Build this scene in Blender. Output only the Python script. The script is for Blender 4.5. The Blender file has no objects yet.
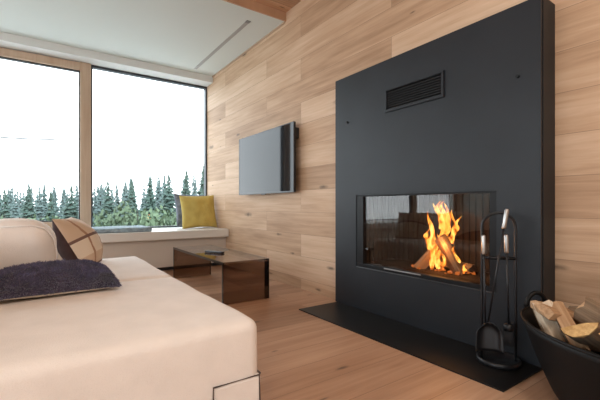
import bpy, bmesh, math, random
from mathutils import Vector, Matrix, noise
PI = math.pi
sc = bpy.context.scene
COL = sc.collection

# ------------------------------------------------------------------ camera
YAW = math.radians(35.0)
EYE = Vector((0, 0, 0.85))
cam = bpy.data.cameras.new('camera')
cam.sensor_width = 36.0
cam.lens = 369.0 / 600 * 36
cam.shift_y = 0.010
cam.clip_start = 0.05
cam.clip_end = 600
camo = bpy.data.objects.new('camera', cam)
COL.objects.link(camo)
camo.location = EYE
camo.rotation_euler = (PI / 2, 0, -YAW)
sc.camera = camo

# ------------------------------------------------------------------ world and light
world = bpy.data.worlds.new('overcast_sky')
sc.world = world
world.use_nodes = True
wt = world.node_tree
for n in list(wt.nodes):
    wt.nodes.remove(n)
w_out = wt.nodes.new('ShaderNodeOutputWorld')
w_bg = wt.nodes.new('ShaderNodeBackground')
w_tc = wt.nodes.new('ShaderNodeTexCoord')
w_sep = wt.nodes.new('ShaderNodeSeparateXYZ')
w_ramp = wt.nodes.new('ShaderNodeValToRGB')
wt.links.new(w_tc.outputs['Generated'], w_sep.inputs[0])
wt.links.new(w_sep.outputs['Z'], w_ramp.inputs[0])
w_ramp.color_ramp.elements[0].position = 0.0
w_ramp.color_ramp.elements[0].color = (0.90, 0.95, 1.0, 1)
w_ramp.color_ramp.elements[1].position = 0.8
w_ramp.color_ramp.elements[1].color = (0.80, 0.90, 1.0, 1)
wt.links.new(w_ramp.outputs[0], w_bg.inputs['Color'])
w_bg.inputs['Strength'].default_value = 1.0
wt.links.new(w_bg.outputs[0], w_out.inputs[0])

sc.view_settings.view_transform = 'Standard'
sc.view_settings.look = 'None'
sc.view_settings.gamma = 1.0
sc.view_settings.use_curve_mapping = False
sc.view_settings.exposure = 2.27
try:
    sc.cycles.use_denoising = True
    sc.cycles.max_bounces = 14
    sc.cycles.diffuse_bounces = 7
    sc.cycles.transparent_max_bounces = 24
    sc.cycles.caustics_reflective = False
    sc.cycles.caustics_refractive = False
    sc.cycles.sample_clamp_indirect = 6
except Exception:
    pass


def area_lamp(name, loc, rot, sx, sy, power, color=(1, 1, 1), portal=False):
    l = bpy.data.lights.new(name, 'AREA')
    l.shape = 'RECTANGLE'
    l.size, l.size_y = sx, sy
    l.energy = power
    l.color = color
    o = bpy.data.objects.new(name, l)
    COL.objects.link(o)
    o.location = loc
    o.rotation_euler = rot
    if portal:
        l.cycles.is_portal = True
    return o


# daylight portals in the glazed openings (sampling aids only, they add no light of their own)
area_lamp('window_portal', (-1.4, 5.83, 1.68), (-PI / 2, 0, 0), 7.4, 2.4, 1, portal=True)
area_lamp('side_window_portal', (-5.02, 1.6, 1.5), (0, -PI / 2, 0), 2.6, 5.6, 1, portal=True)
area_lamp('garden_window_portal', (-3.62, -4.02, 1.45), (PI / 2, 0, 0), 2.1, 2.7, 1, portal=True)
# warm ceiling lamps over the dining end of the room, behind the camera
for lx, ly in ((0.9, -0.4), (-1.2, -0.6), (0.6, -2.2)):
    area_lamp('ceiling_lamp_light', (lx, ly, 2.93), (0, 0, 0), 0.5, 0.5, 6, (1.0, 0.90, 0.78))

# ------------------------------------------------------------------ materials


def new_mat(name):
    m = bpy.data.materials.new(name)
    m.use_nodes = True
    nt = m.node_tree
    b = nt.nodes['Principled BSDF']
    return m, nt, b


def plain(name, col, rough=0.6, metal=0.0, spec=0.5, bump=0.0, bscale=200, vary=0.0, vscale=6):
    m, nt, b = new_mat(name)
    b.inputs['Base Color'].default_value = (*col, 1)
    b.inputs['Roughness'].default_value = rough
    b.inputs['Metallic'].default_value = metal
    b.inputs['Specular IOR Level'].default_value = spec
    tc = nt.nodes.new('ShaderNodeTexCoord')
    if vary:
        n = nt.nodes.new('ShaderNodeTexNoise')
        n.inputs['Scale'].default_value = vscale
        n.inputs['Detail'].default_value = 4
        nt.links.new(tc.outputs['Object'], n.inputs['Vector'])
        r = nt.nodes.new('ShaderNodeValToRGB')
        r.color_ramp.elements[0].position = 0.3
        r.color_ramp.elements[1].position = 0.7
        r.color_ramp.elements[0].color = (*[c * (1 - vary) for c in col], 1)
        r.color_ramp.elements[1].color = (*[min(1, c * (1 + vary)) for c in col], 1)
        nt.links.new(n.outputs['Fac'], r.inputs[0])
        nt.links.new(r.outputs[0], b.inputs['Base Color'])
    if bump:
        n = nt.nodes.new('ShaderNodeTexNoise')
        n.inputs['Scale'].default_value = bscale
        n.inputs['Detail'].default_value = 2
        nt.links.new(tc.outputs['Object'], n.inputs['Vector'])
        bp = nt.nodes.new('ShaderNodeBump')
        bp.inputs['Strength'].default_value = bump
        bp.inputs['Distance'].default_value = 0.01
        nt.links.new(n.outputs['Fac'], bp.inputs['Height'])
        nt.links.new(bp.outputs[0], b.inputs['Normal'])
    return m


def boards(name, au, av, light, mid, dark, row=0.225, length=1.9, seam=0.002, rough=0.55, off_v=0.0, off_u=0.0, knots=1.0, sat=0.5):
    """oak boards: au = axis along the board, av = axis across it"""
    m, nt, b = new_mat(name)
    L = nt.links.new
    N = nt.nodes.new
    tc = N('ShaderNodeTexCoord')
    sp = N('ShaderNodeSeparateXYZ')
    L(tc.outputs['Object'], sp.inputs[0])

    def math_(op, a, bval):
        x = N('ShaderNodeMath')
        x.operation = op
        for i, q in enumerate((a, bval)):
            if isinstance(q, (int, float)):
                x.inputs[i].default_value = q
            else:
                L(q, x.inputs[i])
        return x.outputs[0]
    u = math_('ADD', sp.outputs[au], off_u)
    v = math_('ADD', sp.outputs[av], off_v)
    cv = N('ShaderNodeCombineXYZ')
    L(u, cv.inputs[0])
    L(v, cv.inputs[1])
    br = N('ShaderNodeTexBrick')
    br.offset = 0.37
    br.offset_frequency = 2
    br.squash = 1.0
    L(cv.outputs[0], br.inputs['Vector'])
    br.inputs['Color1'].default_value = (0, 0, 0, 1)
    br.inputs['Color2'].default_value = (1, 1, 1, 1)
    br.inputs['Mortar'].default_value = (0.5, 0.5, 0.5, 1)
    br.inputs['Scale'].default_value = 1.0
    br.inputs['Mortar Size'].default_value = seam
    br.inputs['Mortar Smooth'].default_value = 0.3
    br.inputs['Brick Width'].default_value = length
    br.inputs['Row Height'].default_value = row
    # long grain
    sv = N('ShaderNodeCombineXYZ')
    L(math_('MULTIPLY', u, 0.9), sv.inputs[0])
    L(math_('MULTIPLY', v, 16.0), sv.inputs[1])
    L(math_('MULTIPLY', br.outputs['Color'], 9.0), sv.inputs[2])
    gr = N('ShaderNodeTexNoise')
    gr.inputs['Scale'].default_value = 1.6
    gr.inputs['Detail'].default_value = 6
    gr.inputs['Roughness'].default_value = 0.62
    gr.inputs['Distortion'].default_value = 0.5
    L(sv.outputs[0], gr.inputs['Vector'])
    # broad cloudiness along the board
    sv2 = N('ShaderNodeCombineXYZ')
    L(math_('MULTIPLY', u, 0.7), sv2.inputs[0])
    L(math_('MULTIPLY', v, 4.0), sv2.inputs[1])
    L(math_('MULTIPLY', br.outputs['Color'], 17.0), sv2.inputs[2])
    cl = N('ShaderNodeTexNoise')
    cl.inputs['Scale'].default_value = 1.5
    cl.inputs['Detail'].default_value = 3
    L(sv2.outputs[0], cl.inputs['Vector'])
    f = math_('MULTIPLY', gr.outputs['Fac'], 0.50)
    f = math_('ADD', f, math_('MULTIPLY', cl.outputs['Fac'], 0.38))
    f = math_('ADD', f, math_('MULTIPLY', br.outputs['Color'], 0.28 * sat * 2))
    rp = N('ShaderNodeValToRGB')
    e = rp.color_ramp.elements
    e[0].position = 0.38
    e[0].color = (*light, 1)
    e[1].position = 0.80
    e[1].color = (*dark, 1)
    k = e.new(0.58)
    k.color = (*mid, 1)
    L(f, rp.inputs[0])
    # knots
    kv = N('ShaderNodeCombineXYZ')
    L(math_('MULTIPLY', u, 0.85), kv.inputs[0])
    L(math_('MULTIPLY', v, 3.1), kv.inputs[1])
    vo = N('ShaderNodeTexVoronoi')
    vo.voronoi_dimensions = '2D'
    vo.inputs['Scale'].default_value = 1.25
    vo.inputs['Randomness'].default_value = 1.0
    L(kv.outputs[0], vo.inputs['Vector'])
    nz = N('ShaderNodeTexNoise')
    nz.inputs['Scale'].default_value = 14
    nz.inputs['Detail'].default_value = 3
    L(cv.outputs[0], nz.inputs['Vector'])
    vcol = N('ShaderNodeSeparateColor')
    L(vo.outputs['Color'], vcol.inputs[0])
    vd = math_('MULTIPLY', vo.outputs['Distance'], math_('ADD', 0.55, math_('MULTIPLY', vcol.outputs[1], 2.2)))
    d = math_('ADD', vd, math_('MULTIPLY', math_('SUBTRACT', nz.outputs['Fac'], 0.5), 0.10))
    kr = N('ShaderNodeValToRGB')
    kr.color_ramp.elements[0].position = 0.012
    kr.color_ramp.elements[0].color = (1, 1, 1, 1)
    kr.color_ramp.elements[1].position = 0.085
    kr.color_ramp.elements[1].color = (0, 0, 0, 1)
    L(d, kr.inputs[0])
    sc_ = N('ShaderNodeSeparateColor')
    L(vo.outputs['Color'], sc_.inputs[0])
    sel = math_('GREATER_THAN', sc_.outputs[0], 0.45)
    kf = math_('MULTIPLY', math_('MULTIPLY', kr.outputs[0], sel), 0.8 * knots)
    mx = N('ShaderNodeMix')
    mx.data_type = 'RGBA'
    L(kf, mx.inputs[0])
    L(rp.outputs[0], mx.inputs[6])
    mx.inputs[7].default_value = (0.07, 0.045, 0.03, 1)
    # seams
    mx2 = N('ShaderNodeMix')
    mx2.data_type = 'RGBA'
    L(math_('MULTIPLY', br.outputs['Fac'], 0.8), mx2.inputs[0])
    L(mx.outputs[2], mx2.inputs[6])
    mx2.inputs[7].default_value = (*[c * 0.35 for c in dark], 1)
    L(mx2.outputs[2], b.inputs['Base Color'])
    b.inputs['Roughness'].default_value = rough
    b.inputs['Specular IOR Level'].default_value = 0.35
    bp = N('ShaderNodeBump')
    bp.inputs['Strength'].default_value = 0.12
    bp.inputs['Distance'].default_value = 0.01
    L(gr.outputs['Fac'], bp.inputs['Height'])
    L(bp.outputs[0], b.inputs['Normal'])
    return m


def thin_glass(name, tint=(1, 1, 1), ior=1.5, rough=0.0, gloss_col=(1, 1, 1)):
    m = bpy.data.materials.new(name)
    m.use_nodes = True
    nt = m.node_tree
    nt.nodes.clear()
    L = nt.links.new
    out = nt.nodes.new('ShaderNodeOutputMaterial')
    tr = nt.nodes.new('ShaderNodeBsdfTransparent')
    tr.inputs[0].default_value = (*tint, 1)
    gl = nt.nodes.new('ShaderNodeBsdfGlossy')
    gl.inputs['Roughness'].default_value = rough
    gl.inputs['Color'].default_value = (*gloss_col, 1)
    fr = nt.nodes.new('ShaderNodeFresnel')
    fr.inputs['IOR'].default_value = ior
    # the same reflectance from both faces of the thin pane
    geo = nt.nodes.new('ShaderNodeNewGeometry')
    mixi = nt.nodes.new('ShaderNodeMix')
    mixi.inputs[2].default_value = ior
    mixi.inputs[3].default_value = 1.0 / ior
    L(geo.outputs['Backfacing'], mixi.inputs[0])
    L(mixi.outputs[0], fr.inputs['IOR'])
    mx = nt.nodes.new('ShaderNodeMixShader')
    L(fr.outputs[0], mx.inputs[0])
    L(tr.outputs[0], mx.inputs[1])
    L(gl.outputs[0], mx.inputs[2])
    L(mx.outputs[0], out.inputs[0])
    return m


M = {}
M['wall_oak'] = boards('oak_wall_boards', 1, 2, (0.66, 0.475, 0.335), (0.525, 0.345, 0.22), (0.33, 0.195, 0.112), row=0.225, length=1.9, off_v=-1.236 + 0.225 * 8, rough=0.6, seam=0.0012)
M['floor_oak'] = boards('oak_floor_boards', 0, 1, (0.54, 0.34, 0.225), (0.42, 0.245, 0.152), (0.25, 0.135, 0.08), row=0.20, length=2.1, off_u=10, off_v=10, rough=0.42, seam=0.0012, knots=1.0)
M['ceil_oak'] = boards('oak_ceiling_boards', 0, 1, (0.70, 0.48, 0.33), (0.60, 0.38, 0.24), (0.34, 0.18, 0.10), row=0.16, length=2.3, off_u=10, off_v=10.02, rough=0.6, knots=1.0)
M['white_paint'] = plain('white_ceiling_paint', (0.62, 0.665, 0.64), 0.75)
M['soffit_paint'] = plain('soffit_paint', (0.68, 0.69, 0.67), 0.75)
M['bench_white'] = plain('bench_top_paint', (0.72, 0.69, 0.64), 0.4)
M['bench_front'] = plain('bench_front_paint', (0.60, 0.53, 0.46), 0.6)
M['frame_wood'] = boards('window_frame_wood', 2, 0, (0.56, 0.42, 0.31), (0.48, 0.345, 0.245), (0.38, 0.26, 0.18), row=3.0, length=9.0, off_u=5, off_v=5, seam=0.0, knots=0.0)
M['dark_frame'] = plain('dark_window_metal', (0.035, 0.045, 0.055), 0.5)
M['gasket'] = plain('black_gasket', (0.012, 0.012, 0.012), 0.6)
M['window_glass'] = thin_glass('window_glass', (0.97, 0.985, 0.98), 1.25)
M['stove_glass'] = thin_glass('stove_glass', (0.90, 0.88, 0.86), 1.43)
M['panel'] = plain('black_steel_sheet', (0.014, 0.0165, 0.021), 0.48, 0.0, 0.34, bump=0.03, bscale=60, vary=0.16, vscale=3.2)
M['panel_side'] = plain('black_steel_side', (0.012, 0.014, 0.018), 0.5, 0.0, 0.34)
M['black'] = plain('matte_black', (0.006, 0.006, 0.007), 0.7)
M['insert_black'] = plain('black_stove_frame', (0.006, 0.006, 0.007), 0.45, 0.0, 0.25)
M['hearth'] = plain('black_hearth_plate', (0.009, 0.0085, 0.0085), 0.42, 0.0, 0.25, vary=0.15)
M['firebrick'] = plain('firebox_lining', (0.040, 0.028, 0.022), 0.9, 0, 0.15, bump=0.3, bscale=40, vary=0.35, vscale=7)
M['steel'] = plain('brushed_steel', (0.48, 0.47, 0.46), 0.36, 1.0)
M['iron'] = plain('black_iron', (0.012, 0.012, 0.014), 0.38, 0.3)
M['tub'] = plain('black_tub', (0.006, 0.0055, 0.0055), 0.5, 0.0, 0.2)
M['sofa'] = plain('cream_sofa_fabric', (0.87, 0.82, 0.78), 0.9, 0, 0.15, bump=0.25, bscale=260, vary=0.035, vscale=9)
M['cushion_white'] = plain('white_cushion_fabric', (0.88, 0.83, 0.79), 0.9, 0, 0.15, bump=0.25, bscale=200, vary=0.04)
M['piping'] = plain('dark_piping', (0.07, 0.045, 0.035), 0.7)
M['fur'] = plain('dark_violet_fur', (0.090, 0.083, 0.165), 0.8, 0, 0.3, vary=0.55, vscale=14)
M['fur'].node_tree.nodes['Principled BSDF'].inputs['Sheen Weight'].default_value = 0.6
M['fur_base'] = plain('dark_fur_hide', (0.060, 0.05, 0.09), 0.9)
M['cream_back'] = plain('cream_cushion_back', (0.62, 0.56, 0.48), 0.9)
M['gold'] = plain('gold_cushion_fabric', (0.50, 0.37, 0.10), 0.75, 0, 0.3, bump=0.5, bscale=30, vary=0.10, vscale=8)
M['slate'] = plain('slate_cushion_fabric', (0.17, 0.19, 0.23), 0.9, bump=0.3, bscale=50, vary=0.5, vscale=16)
M['pad'] = plain('blue_grey_pad', (0.27, 0.34, 0.38), 0.9, bump=0.5, bscale=60, vary=0.35, vscale=22)
M['smoked'] = thin_glass('smoked_glass', (0.55, 0.45, 0.39), 1.55)
M['smoked_edge'] = plain('smoked_glass_edge', (0.020, 0.015, 0.012), 0.15, 0, 0.6)
M['remote'] = plain('remote_plastic', (0.010, 0.010, 0.011), 0.35)
M['tv_black'] = plain('tv_casing', (0.012, 0.013, 0.015), 0.35)
m, nt, b = new_mat('tv_screen')
b.inputs['Base Color'].default_value = (0.010, 0.011, 0.013, 1)
b.inputs['Roughness'].default_value = 0.04
b.inputs['Specular IOR Level'].default_value = 0.30
M['tv_screen'] = m
M['led'] = plain('ceiling_strip_diffuser', (0.34, 0.34, 0.33), 0.5)
M['led_cap'] = plain('ceiling_strip_cap', (0.20, 0.20, 0.20), 0.5)
M['ground'] = plain('meadow_slope', (0.05, 0.075, 0.03), 0.95, vary=0.4, vscale=0.3)
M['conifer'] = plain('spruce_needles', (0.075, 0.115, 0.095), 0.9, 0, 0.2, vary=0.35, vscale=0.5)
M['conifer_far'] = plain('haze_tinted_needles', (0.125, 0.170, 0.160), 0.9, 0, 0.2, vary=0.25, vscale=0.5)  # distance haze put into the base colour: paler, bluer needles
M['broadleaf'] = plain('birch_leaves', (0.12, 0.165, 0.10), 0.9, 0, 0.2, vary=0.35, vscale=1.2)
M['trunk'] = plain('tree_bark', (0.06, 0.045, 0.035), 0.9)
M['cable'] = plain('overhead_cable', (0.05, 0.05, 0.052), 0.7)
M['render_dark'] = plain('dark_fabric', (0.03, 0.03, 0.033), 0.9)

# split firewood: pale fibres along the log
def log_mat(name, a, c, sx=3, sy=3, sz=40, axis=0):
    m, nt, b = new_mat(name)
    L = nt.links.new
    tc = nt.nodes.new('ShaderNodeTexCoord')
    mp = nt.nodes.new('ShaderNodeMapping')
    s = [42, 42, 42]
    s[axis] = 3
    mp.inputs['Scale'].default_value = s
    L(tc.outputs['Object'], mp.inputs[0])
    n = nt.nodes.new('ShaderNodeTexNoise')
    n.inputs['Scale'].default_value = 1.6
    n.inputs['Detail'].default_value = 5
    L(mp.outputs[0], n.inputs['Vector'])
    r = nt.nodes.new('ShaderNodeValToRGB')
    r.color_ramp.elements[0].position = 0.32
    r.color_ramp.elements[0].color = (*a, 1)
    r.color_ramp.elements[1].position = 0.68
    r.color_ramp.elements[1].color = (*c, 1)
    L(n.outputs['Fac'], r.inputs[0])
    L(r.outputs[0], b.inputs['Base Color'])
    b.inputs['Roughness'].default_value = 0.85
    bp = nt.nodes.new('ShaderNodeBump')
    bp.inputs['Strength'].default_value = 0.4
    bp.inputs['Distance'].default_value = 0.01
    L(n.outputs['Fac'], bp.inputs['Height'])
    L(bp.outputs[0], b.inputs['Normal'])
    return m


M['log'] = log_mat('split_birch_wood', (0.30, 0.17, 0.085), (0.52, 0.33, 0.19))
M['log_pale'] = log_mat('pale_split_wood', (0.50, 0.39, 0.28), (0.68, 0.57, 0.44))
M['log_yellow'] = log_mat('yellow_split_wood', (0.42, 0.24, 0.09), (0.62, 0.40, 0.17))
M['bark'] = log_mat('birch_bark', (0.10, 0.065, 0.04), (0.26, 0.18, 0.115))
M['char'] = log_mat('charred_log', (0.03, 0.015, 0.008), (0.20, 0.09, 0.04))

# brown and plaid cloth for the patterned pillow
m, nt, b = new_mat('plaid_cloth')
L = nt.links.new
tc = nt.nodes.new('ShaderNodeTexCoord')
sp = nt.nodes.new('ShaderNodeSeparateXYZ')
L(tc.outputs['Object'], sp.inputs[0])


def _stripe(sock, scale, lo, ph):
    a = nt.nodes.new('ShaderNodeMath')
    a.operation = 'MULTIPLY_ADD'
    a.inputs[1].default_value = scale
    a.inputs[2].default_value = ph
    L(sock, a.inputs[0])
    s = nt.nodes.new('ShaderNodeMath')
    s.operation = 'SINE'
    L(a.outputs[0], s.inputs[0])
    g = nt.nodes.new('ShaderNodeMath')
    g.operation = 'GREATER_THAN'
    g.inputs[1].default_value = lo
    L(s.outputs[0], g.inputs[0])
    return g.outputs[0]


s1 = _stripe(sp.outputs[0], 42, 0.92, 0.4)
s2 = _stripe(sp.outputs[1], 30, 0.95, 1.0)
s3 = _stripe(sp.outputs[1], 15, 0.55, 2.2)
prev = None
base = (0.68, 0.53, 0.40, 1)
for s, c in ((s3, (0.82, 0.72, 0.60, 1)), (s1, (0.42, 0.25, 0.16, 1)), (s2, (0.20, 0.12, 0.10, 1))):
    mx = nt.nodes.new('ShaderNodeMix')
    mx.data_type = 'RGBA'
    L(s, mx.inputs[0])
    if prev is None:
        mx.inputs[6].default_value = base
    else:
        L(prev, mx.inputs[6])
    mx.inputs[7].default_value = c
    prev = mx.outputs[2]
L(prev, b.inputs['Base Color'])
b.inputs['Roughness'].default_value = 0.9
M['plaid'] = m
M['maroon'] = plain('dark_brown_velvet', (0.060, 0.030, 0.028), 0.8, 0, 0.3, vary=0.25, vscale=18)

# flames: glowing gas, denser and paler low in the tongue, ragged at the tip
m = bpy.data.materials.new('flame')
m.use_nodes = True
nt = m.node_tree
nt.nodes.clear()
L = nt.links.new
out = nt.nodes.new('ShaderNodeOutputMaterial')
tc = nt.nodes.new('ShaderNodeTexCoord')
nz = nt.nodes.new('ShaderNodeTexNoise')
nz.inputs['Scale'].default_value = 1.0
nz.inputs['Detail'].default_value = 3
mp = nt.nodes.new('ShaderNodeMapping')
mp.inputs['Scale'].default_value = (34, 34, 15)
L(tc.outputs['Object'], mp.inputs[0])
L(mp.outputs[0], nz.inputs['Vector'])
cr = nt.nodes.new('ShaderNodeValToRGB')
e = cr.color_ramp.elements
e[0].position = 0.34
e[0].color = (0.85, 0.10, 0.008, 1)
e[1].position = 0.70
e[1].color = (1.0, 0.62, 0.16, 1)
k = e.new(0.52)
k.color = (1.0, 0.30, 0.035, 1)
L(nz.outputs['Fac'], cr.inputs[0])
em = nt.nodes.new('ShaderNodeEmission')
em.inputs['Strength'].default_value = 0.62
L(cr.outputs[0], em.inputs['Color'])
tr = nt.nodes.new('ShaderNodeBsdfTransparent')
ar = nt.nodes.new('ShaderNodeValToRGB')
ar.color_ramp.elements[0].position = 0.38
ar.color_ramp.elements[0].color = (0.0, 0.0, 0.0, 1)
ar.color_ramp.elements[1].position = 0.55
ar.color_ramp.elements[1].color = (0.85, 0.85, 0.85, 1)
L(nz.outputs['Fac'], ar.inputs[0])
ms = nt.nodes.new('ShaderNodeMixShader')
L(ar.outputs[0], ms.inputs[0])
L(tr.outputs[0], ms.inputs[1])
L(em.outputs[0], ms.inputs[2])
L(ms.outputs[0], out.inputs[0])
M['flame'] = m
m, nt, b = new_mat('glowing_embers')
b.inputs['Base Color'].default_value = (0.03, 0.012, 0.008, 1)
b.inputs['Emission Color'].default_value = (1.0, 0.22, 0.03, 1)
b.inputs['Emission Strength'].default_value = 0.12
M['ember'] = m

# ------------------------------------------------------------------ mesh helpers


class MB:
    def __init__(self):
        self.bm = bmesh.new()

    def box(self, x0, x1, y0, y1, z0, z1, bev=0.0, seg=2, rot=None, mi=0):
        tmp = bmesh.new()
        vs = [tmp.verts.new((x, y, z)) for x in (x0, x1) for y in (y0, y1) for z in (z0, z1)]
        for f in ((0, 1, 3, 2), (4, 6, 7, 5), (0, 4, 5, 1), (2, 3, 7, 6), (0, 2, 6, 4), (1, 5, 7, 3)):
            tmp.faces.new([vs[i] for i in f])
        if bev:
            bmesh.ops.bevel(tmp, geom=tmp.edges[:], offset=bev, segments=seg, affect='EDGES', profile=0.5)
        if rot is not None:
            bmesh.ops.transform(tmp, matrix=rot, verts=tmp.verts[:])
        self.add(tmp, mi)
        return self

    def add(self, tmp, mi=0):
        bmesh.ops.recalc_face_normals(tmp, faces=tmp.faces[:])
        mp_ = {}
        for v in tmp.verts:
            mp_[v] = self.bm.verts.new(v.co)
        for f in tmp.faces:
            try:
                nf = self.bm.faces.new([mp_[v] for v in f.verts])
                nf.material_index = mi
                nf.smooth = f.smooth
            except ValueError:
                pass
        tmp.free()

    def tube(self, pts, r, n=10, caps=True, mi=0):
        pts = [Vector(p) for p in pts]
        rs = r if isinstance(r, (list, tuple)) else [r] * len(pts)
        tmp = bmesh.new()
        rings = []
        up = None
        for i, p in enumerate(pts):
            t = (pts[min(i + 1, len(pts) - 1)] - pts[max(i - 1, 0)]).normalized()
            if up is None:
                up = Vector((0, 0, 1)) if abs(t.z) < 0.9 else Vector((1, 0, 0))
            a = t.cross(up).normalized()
            bb = t.cross(a).normalized()
            up = -bb if False else up
            rings.append([tmp.verts.new(p + (a * math.cos(2 * PI * k / n) + bb * math.sin(2 * PI * k / n)) * rs[i]) for k in range(n)])
        for i in range(len(rings) - 1):
            for k in range(n):
                f = tmp.faces.new((rings[i][k], rings[i][(k + 1) % n], rings[i + 1][(k + 1) % n], rings[i + 1][k]))
                f.smooth = True
        if caps:
            tmp.faces.new(rings[0])
            tmp.faces.new(rings[-1])
        self.add(tmp, mi)
        return self

    def lathe(self, prof, c, n=32, mi=0):
        tmp = bmesh.new()
        rings = []
        for r, z in prof:
            rings.append([tmp.verts.new((c[0] + r * math.cos(2 * PI * k / n), c[1] + r * math.sin(2 * PI * k / n), c[2] + z)) for k in range(n)])
        for i in range(len(rings) - 1):
            for k in range(n):
                f = tmp.faces.new((rings[i][k], rings[i][(k + 1) % n], rings[i + 1][(k + 1) % n], rings[i + 1][k]))
                f.smooth = True
        tmp.faces.new(rings[0])
        tmp.faces.new(rings[-1])
        self.add(tmp, mi)
        return self

    def build(self, name, mat, parent=None, smooth=False):
        me = bpy.data.meshes.new(name)
        off = parent_world(parent) if parent is not None else Vector()
        if off.length:
            bmesh.ops.translate(self.bm, verts=self.bm.verts[:], vec=-off)
        if smooth:
            for f in self.bm.faces:
                f.smooth = True
        self.bm.to_mesh(me)
        self.bm.free()
        me.materials.append(mat)
        o = bpy.data.objects.new(name, me)
        COL.objects.link(o)
        if parent is not None:
            o.parent = parent
        return o


def parent_world(p):
    v = Vector()
    while p is not None:
        v = v + p.location
        p = p.parent
    return v


def tag(o, label=None, cat=None, group=None, kind=None):
    if label:
        o['label'] = label
    if cat:
        o['category'] = cat
    if group:
        o['group'] = group
    if kind:
        o['kind'] = kind
    return o


def thing(name, loc, label, cat, group=None):
    o = bpy.data.objects.new(name, None)
    o.empty_display_size = 0.1
    COL.objects.link(o)
    o.location = loc
    return tag(o, label, cat, group)


def struct(o, label=None, cat=None):
    return tag(o, label, cat, None, 'structure')


def mesh_obj(name, verts, faces, mat, parent=None, smooth=False):
    me = bpy.data.meshes.new(name)
    me.from_pydata([tuple(v) for v in verts], [], faces)
    me.materials.append(mat)
    if smooth:
        me.polygons.foreach_set('use_smooth', [True] * len(me.polygons))
    me.update()
    o = bpy.data.objects.new(name, me)
    COL.objects.link(o)
    if parent is not None:
        o.parent = parent
    return o


# ------------------------------------------------------------------ the room
XP = 2.131            # face of the black fireplace sheet
XW = 2.180            # oak wall
XR = 2.300            # oak wall beyond the fireplace, set back
YW = 5.75             # glass plane
ZC = 2.862            # white ceiling
ZO = 2.955            # oak ceiling

b = MB().box(-5.2, XR + 0.5, -4.3, 5.80, -0.12, 0.0)
struct(b.build('floor', M['floor_oak']), 'oak plank floor running under the sofa and hearth', 'floor')

b = MB()
b.box(XW, XW + 0.25, 2.45, 5.80, 0, 3.2)
b.box(XW, XW + 0.60, 0.875, 2.45, 1.90, 3.2)
b.box(2.66, 2.78, 0.60, 2.70, 0, 3.2)
b.box(XR + 0.25, 2.66, 0.60, 0.875, 0, 3.2)
b.box(XW + 0.25, 2.66, 2.45, 2.70, 0, 3.2)
b.box(XR, XR + 0.25, -4.3, 0.875, 0, 3.2)
struct(b.build('wall_right', M['wall_oak']), 'oak boarded wall carrying the television and the fireplace', 'wall')

b = MB().box(-5.2, XW, 3.393, 5.47, ZC, ZC + 0.25)
struct(b.build('ceiling', M['white_paint']), 'white painted ceiling above the sofa and the bench', 'ceiling')
b = MB().box(-5.2, XR + 0.2, -4.3, 3.393, ZO, ZO + 0.25)
b.box(-5.2, XW, 3.375, 3.393, ZC, ZO)
struct(b.build('ceiling_oak', M['ceil_oak']), 'knotty oak ceiling edge beside the white ceiling', 'ceiling')
b = MB().box(-5.2, XW, 5.47, 5.80, 2.765, ZC + 0.25)
struct(b.build('trim_1', M['soffit_paint']), 'pale dropped soffit above the windows', 'soffit')
b = MB().box(XW - 0.014, XW, 3.393, 5.47, ZC - 0.018, ZC)
struct(b.build('trim_2', M['frame_wood']), 'thin shadow strip between white ceiling and oak wall', 'trim')

# other walls, with the big openings that light the room
b = MB()
b.box(-5.2, -5.0, -4.3, -1.3, 0, 3.2)
b.box(-5.2, -5.0, 4.5, 6.05, 0, 3.2)
b.box(-5.2, -5.0, -1.3, 4.5, 2.85, 3.2)
b.box(-5.2, -5.0, -1.3, 4.5, 0, 0.12)
struct(b.build('wall_left', M['white_paint']), None, None)
b = MB()
b.box(-5.2, -4.7, -4.3, -4.05, 0, 3.2)
b.box(-2.54, XR + 0.25, -4.3, -4.05, 0, 3.2)
b.box(-4.7, -2.54, -4.3, -4.05, 2.85, 3.2)
struct(b.build('wall_back', M['white_paint']), None, None)
b = MB()
b.box(-5.2, XW + 0.1, 5.70, 5.80, 0, 0.50)
b.box(-5.2, -4.95, 5.70, 5.80, 0.5, 2.80)
struct(b.build('wall_front', M['soffit_paint']), None, None)


def pane_box(mb, x0, x1, z0, z1):
    mb.box(x0, x1, YW - 0.004, YW + 0.004, z0, z1)


# fixed window beside the oak wall
def fixed_window(idx, x0, x1, label):
    w = struct(bpy.data.objects.new('window_%d' % idx, None), label, 'window')
    COL.objects.link(w)
    w.location = ((x0 + x1) / 2, YW, 0.52)
    f = MB()
    t = 0.022
    f.box(x0, x0 + t, YW - 0.03, YW + 0.05, 0.53, 2.765)
    f.box(x1 - t, x1, YW - 0.03, YW + 0.05, 0.53, 2.765)
    f.box(x0 + t, x1 - t, YW - 0.03, YW + 0.05, 2.735, 2.765)
    f.box(x0 + t, x1 - t, YW - 0.03, YW + 0.05, 0.53, 0.548)
    f.build('window_frame', M['dark_frame'], w)
    p = MB()
    pane_box(p, x0 + t, x1 - t, 0.548, 2.735)
    p.build('window_pane', M['window_glass'], w)
    return w


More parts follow.
